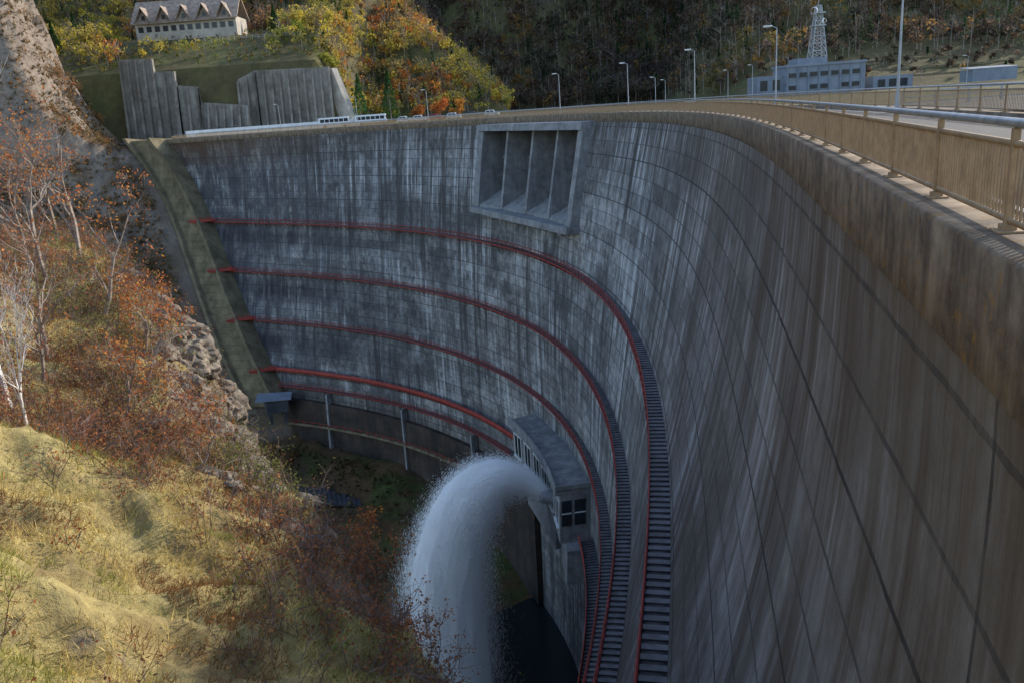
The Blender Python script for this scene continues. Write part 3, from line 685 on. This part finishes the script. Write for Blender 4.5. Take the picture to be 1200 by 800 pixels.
# ------------------------------------------------------------------ control building + tower
def control():
    e=empty("dam_control_building"); x,y,zb=93,262,-.9
    w=MB(); w.box((x+7,y,zb+4.2),24,12,8.4); w.box((x-9,y+1,zb+3.2),8,10,6.4); w.box((x+4,y+1,zb+9.6),9,8,2.4); w.box((x+28,y-1,zb+2.0),12,8,4.0)
    w.box((x+7,y,zb+8.75),24.8,12.8,.7)
    w.done("walls",M_bwall,e)
    g=MB();f=MB()
    for fl in (2.4,6.0):
        for i in range(7):
            if fl<3 and i%3==1: continue
            g.box((x-3+i*3.2,y-6.02,zb+fl),2.2,.12,1.3)
            f.box((x-3+i*3.2,y-6.08,zb+fl-.8),2.5,.25,.14)
    for i in range(2): g.box((x-11.+i*3.8,y-4.03,zb+3.6),2.2,.12,3.0)
    for i in range(3): g.box((x+24.5+i*3.4,y-5.03,zb+1.9),2.2,.12,2.2)
    for i in range(8): f.box((x-4.6+i*3.2,y-6.15,zb+4.1),.35,.3,8.2)
    g.done("windows",M_glass,e); f.done("sills_and_pilasters",M_bwall,e)
control()
def tower(x,y,z,h):
    e=empty("antenna_tower"); m=MB(); b=2.2;t=.7
    c=lambda k,q:(x+(b+(t-b)*q)*(1 if k in(1,2) else -1),y+(b+(t-b)*q)*(1 if k in (2,3) else -1),z+h*q)
    for k in range(4): m.bar(c(k,0),c(k,1),.22,.22)
    for j in range(7):
        q0=j/7;q1=(j+1)/7
        for k in range(4):
            m.bar(c(k,q0),c((k+1)%4,q1),.12,.12);m.bar(c((k+1)%4,q0),c(k,q1),.12,.12);m.bar(c(k,q1),c((k+1)%4,q1),.14,.14)
    for q in (.62,.86): m.box((x,y,z+h*q),4.6-q*1.5,4.6-q*1.5,.35)
    m.bar((x,y,z+h),(x,y,z+h+3),.15,.15); m.done("lattice",M_pole,e)
    d=MB(); d.tube((x-1.6,y-1,z+h*.9),(x-1.9,y-1.5,z+h*.9),1.1,.9,12); d.tube((x+1.4,y-1,z+h*.7),(x+1.6,y-1.5,z+h*.7),.8,.6,12); d.done("dishes",M_white,e)
tower(99.5,262,9.8,15)
# ------------------------------------------------------------------ lamps
def lamp(x,y,z,h=7.2,ax=-1,ay=0.2):
    e=empty("street_lamp"); m=MB(); m.tube((x,y,z),(x,y,z+.9),.13,.11,8); m.tube((x,y,z+.9),(x,y,z+h),.085,.05,8)
    m.tube((x,y,z+h),(x+ax*.5,y+ay*.5,z+h+.22),.045,.04,6); m.box((x,y,z+.02),.4,.4,.04); m.done("pole",M_pole,e,smooth=False)
    d=MB(); d.box((x+ax*.85,y+ay*.85,z+h+.22),.85,.3,.14,math.atan2(ay,ax)); d.box((x+ax*.9,y+ay*.9,z+h+.135),.55,.22,.05,math.atan2(ay,ax)); d.done("lamp_head",M_white,e,bevel=.03)
for s in (44,78,108,133,158,206,232,262):
    p=P(s,0,-8.55); lamp(float(p[0]),float(p[1]),.05)
for (x,y,h) in ((70,230,9),(62,225,8),(38,200,7),(120,215,7),(48,238,7),(150,225,8)): lamp(x,y,-.9,h)
def fence(name,pts,h=1.0,mat=None):
    e=empty(name); m=MB()
    for a,b in zip(pts[:-1],pts[1:]):
        A=Vector(a);B=Vector(b);L=(B-A).length;n=max(1,int(L/2.5))
        for i in range(n+1):
            p=A.lerp(B,i/n); m.box((p.x,p.y,p.z+h/2),.12,.12,h)
        for q in (h,h*.6,h*.25): m.bar(A+Vector((0,0,q)),B+Vector((0,0,q)),.08,.1)
    m.done("rails_and_posts",mat or M_pole,e)
fence("road_guard_fence",[(30,62,-.3),(70,64,-.3),(110,66,-.3)]); fence("road_guard_fence",[(28,110,-.9),(45,200,-.9),(60,255,-.9)]); fence("road_guard_fence",[(24,30,-.3),(60,40,-.3),(90,44,-.3)],1.0,M_rail)
mb=MB(); mb.box((140,240,1.2),13,6,3.2,.05); mb.prism([(133,236.5,2.8),(147,237.4,2.8),(147,243.8,3.3),(133,243,3.3)],(0,0,.3)); mb.done("storage_shed",M_bwall)
mb=MB()
for k,(y,z) in enumerate(((284,2.6),(293,5.2),(304,8.4))): mb.box((190,y,z),150,.6,.7,.0)
mb.done("terrace_wall",M_moss)
mb=MB()
for (a,b) in (((-98,268,-.4),(-62,281,-.4)),((-62,281,-.4),(-44,279,-.4))):
    A=Vector(a)+Vector((0,0,1.2));B=Vector(b)+Vector((0,0,1.2)); mb.bar(A,B,.4,2.4)
mb.done("white_road_barrier",M_white)
mb=MB(); mb.prism([(-118,266,-.4),(-100,264,-.4),(-60,255,-.4),(-20,240,-.4),(30,230,-.4),(60,262,-.4),(10,300,-.4),(-130,290,-.4)][::-1],(0,0,-25)); mb.done("left_bank_road",M_asph)
def car(x,y,z,rot,mat,L=4.4,W=1.75,H=1.45,name="parked_car",bus=False):
    e=empty(name); m=MB()
    if bus: prof=[(-.5,.25),(.49,.25),(.5,.5),(.485,.95),(.46,1.0),(-.48,1.0),(-.5,.92)]
    else: prof=[(-.5,.2),(.5,.2),(.5,.5),(.47,.58),(.28,.64),(.14,.97),(.08,1.0),(-.30,1.0),(-.36,.96),(-.46,.66),(-.5,.6)]
    cr,sr=math.cos(rot),math.sin(rot)
    tr=lambda a,b,c:(x+a*cr-b*sr,y+a*sr+b*cr,z+c)
    poly=[tr(a*L,-W/2,b*H) for a,b in prof]; m.prism(poly,(-sr*W,cr*W,0)); m.done("body",mat,e,bevel=.06)
    g=MB()
    for sgn in (-1,1):
        if bus:
            for i in range(6): 
                a0=-.44+i*.15; g.cap([tr((a0)*L,sgn*(W/2+.01),.55*H),tr((a0+.13)*L,sgn*(W/2+.01),.55*H),tr((a0+.13)*L,sgn*(W/2+.01),.85*H),tr(a0*L,sgn*(W/2+.01),.85*H)])
        else:
            for pr in ([(-.40,.66),(-.12,.66),(-.12,.93),(-.33,.93)],[(-.09,.66),(.20,.66),(.10,.93),(-.09,.93)]):
                g.cap([tr(a*L,sgn*(W/2+.01),b*H) for a,b in pr])
    if bus: g.cap([tr(.502*L,-W*.45,.5*H),tr(.502*L,W*.45,.5*H),tr(.49*L,W*.45,.9*H),tr(.49*L,-W*.45,.9*H)])
    else:
        g.cap([tr(.272*L,-W*.42,.67*H),tr(.272*L,W*.42,.67*H),tr(.16*L,W*.42,.955*H),tr(.16*L,-W*.42,.955*H)])
        g.cap([tr(-.462*L,-W*.42,.68*H),tr(-.462*L,W*.42,.68*H),tr(-.375*L,W*.42,.93*H),tr(-.375*L,-W*.42,.93*H)])
    g.done("windows",M_glass,e)
    w=MB(); R=.33 if not bus else .48
    for a in (-.32,.32):
        for sgn in (-1,1):
            p0=tr(a*L,sgn*(W/2-.18),R);p1=tr(a*L,sgn*(W/2+.03),R); w.tube(p0,p1,R,R,14); w.cap([tr(a*L+R*math.cos(q*math.pi/7),sgn*(W/2+.03),R+R*math.sin(q*math.pi/7)) for q in range(14)])
    w.done("wheels",M_tire,e)
M_c1=simple("car_paint_white",(.75,.75,.76),(.7,.7,.71),1,.3,0,0);M_c2=simple("car_paint_red",(.4,.03,.03),None,1,.3,0,0);M_c3=simple("car_paint_dark",(.05,.06,.08),None,1,.3,0,0)
car(-52,274,-.38,.1,M_c1,10,2.5,3.3,"tour_bus",True); car(-40,273,-.38,.0,M_c1,10,2.5,3.3,"tour_bus",True)
for (x,y,c) in ((-29,271,M_c1),(-24,270,M_c1),(-19,269,M_c2),(-13,267,M_c1),(-7,265,M_c3),(-1,262,M_c1)): car(x,y,-.38,-.2,c,4.6,1.8,2.0)
e=empty("maintenance_shed"); p=P(250,-70,7); m=MB(); m.box((p[0],p[1],-72.6),6,4,3.4,.4); m.box((p[0]-2,p[1],-76),1,1,4,.4);m.box((p[0]+2,p[1],-76),1,1,4,.4); m.done("walls",M_conc_dark,e)
m=MB(); m.prism([(p[0]-4.5,p[1]-4,-70.2),(p[0]+4.5,p[1]-1,-71.0),(p[0]+4,p[1]+3,-70.2),(p[0]-5,p[1]+1,-69.4)],(0,0,.25)); m.done("roof",M_bwall,e)
e=empty("concrete_stairs"); m=MB()
for i in range(16): m.box((-58+i*1.1,182+i*.3,-84.5-i*.3),1.1,9,.5,.25)
m.done("steps",M_conc_dark,e)
# ------------------------------------------------------------------ light / world / camera
el=math.radians(25.5); az=math.radians(35)
sd=Vector((math.cos(el)*math.cos(az),math.cos(el)*math.sin(az),math.sin(el)))
L=bpy.data.lights.new("sun",'SUN'); L.energy=5.0; L.angle=math.radians(.5); L.color=(1,.90,.74)
lo=bpy.data.objects.new("sun",L); link(lo); lo.rotation_euler=sd.to_track_quat('Z','Y').to_euler(); lo.location=(100,100,100)
w=bpy.data.worlds.new("World"); scene.world=w; w.use_nodes=True; nt=w.node_tree
sk=nt.nodes.new('ShaderNodeTexSky'); sk.sky_type='NISHITA'; sk.sun_disc=False; sk.sun_elevation=el; sk.sun_rotation=math.radians(55)
bg=nt.nodes["Background"]; bg.inputs[1].default_value=.36; nt.links.new(sk.outputs[0],bg.inputs[0])
scene.view_settings.view_transform='Standard'; scene.view_settings.look='None'; scene.view_settings.exposure=0
cd=bpy.data.cameras.new("camera"); cd.sensor_width=36; cd.lens=955.9/1200*36; cd.clip_end=3000; cd.clip_start=.1
co=bpy.data.objects.new("camera",cd); link(co)
p_,r_=.2771,.0737
F=Vector((0,math.cos(p_),-math.sin(p_)));Uv=Vector((0,math.sin(p_),math.cos(p_)));Xv=Vector((1,0,0))
R=Xv*math.cos(r_)-Uv*math.sin(r_);U2=Xv*math.sin(r_)+Uv*math.cos(r_)
co.matrix_world=Matrix(((R.x,U2.x,-F.x,0),(R.y,U2.y,-F.y,0),(R.z,U2.z,-F.z,1.6),(0,0,0,1)))
scene.camera=co
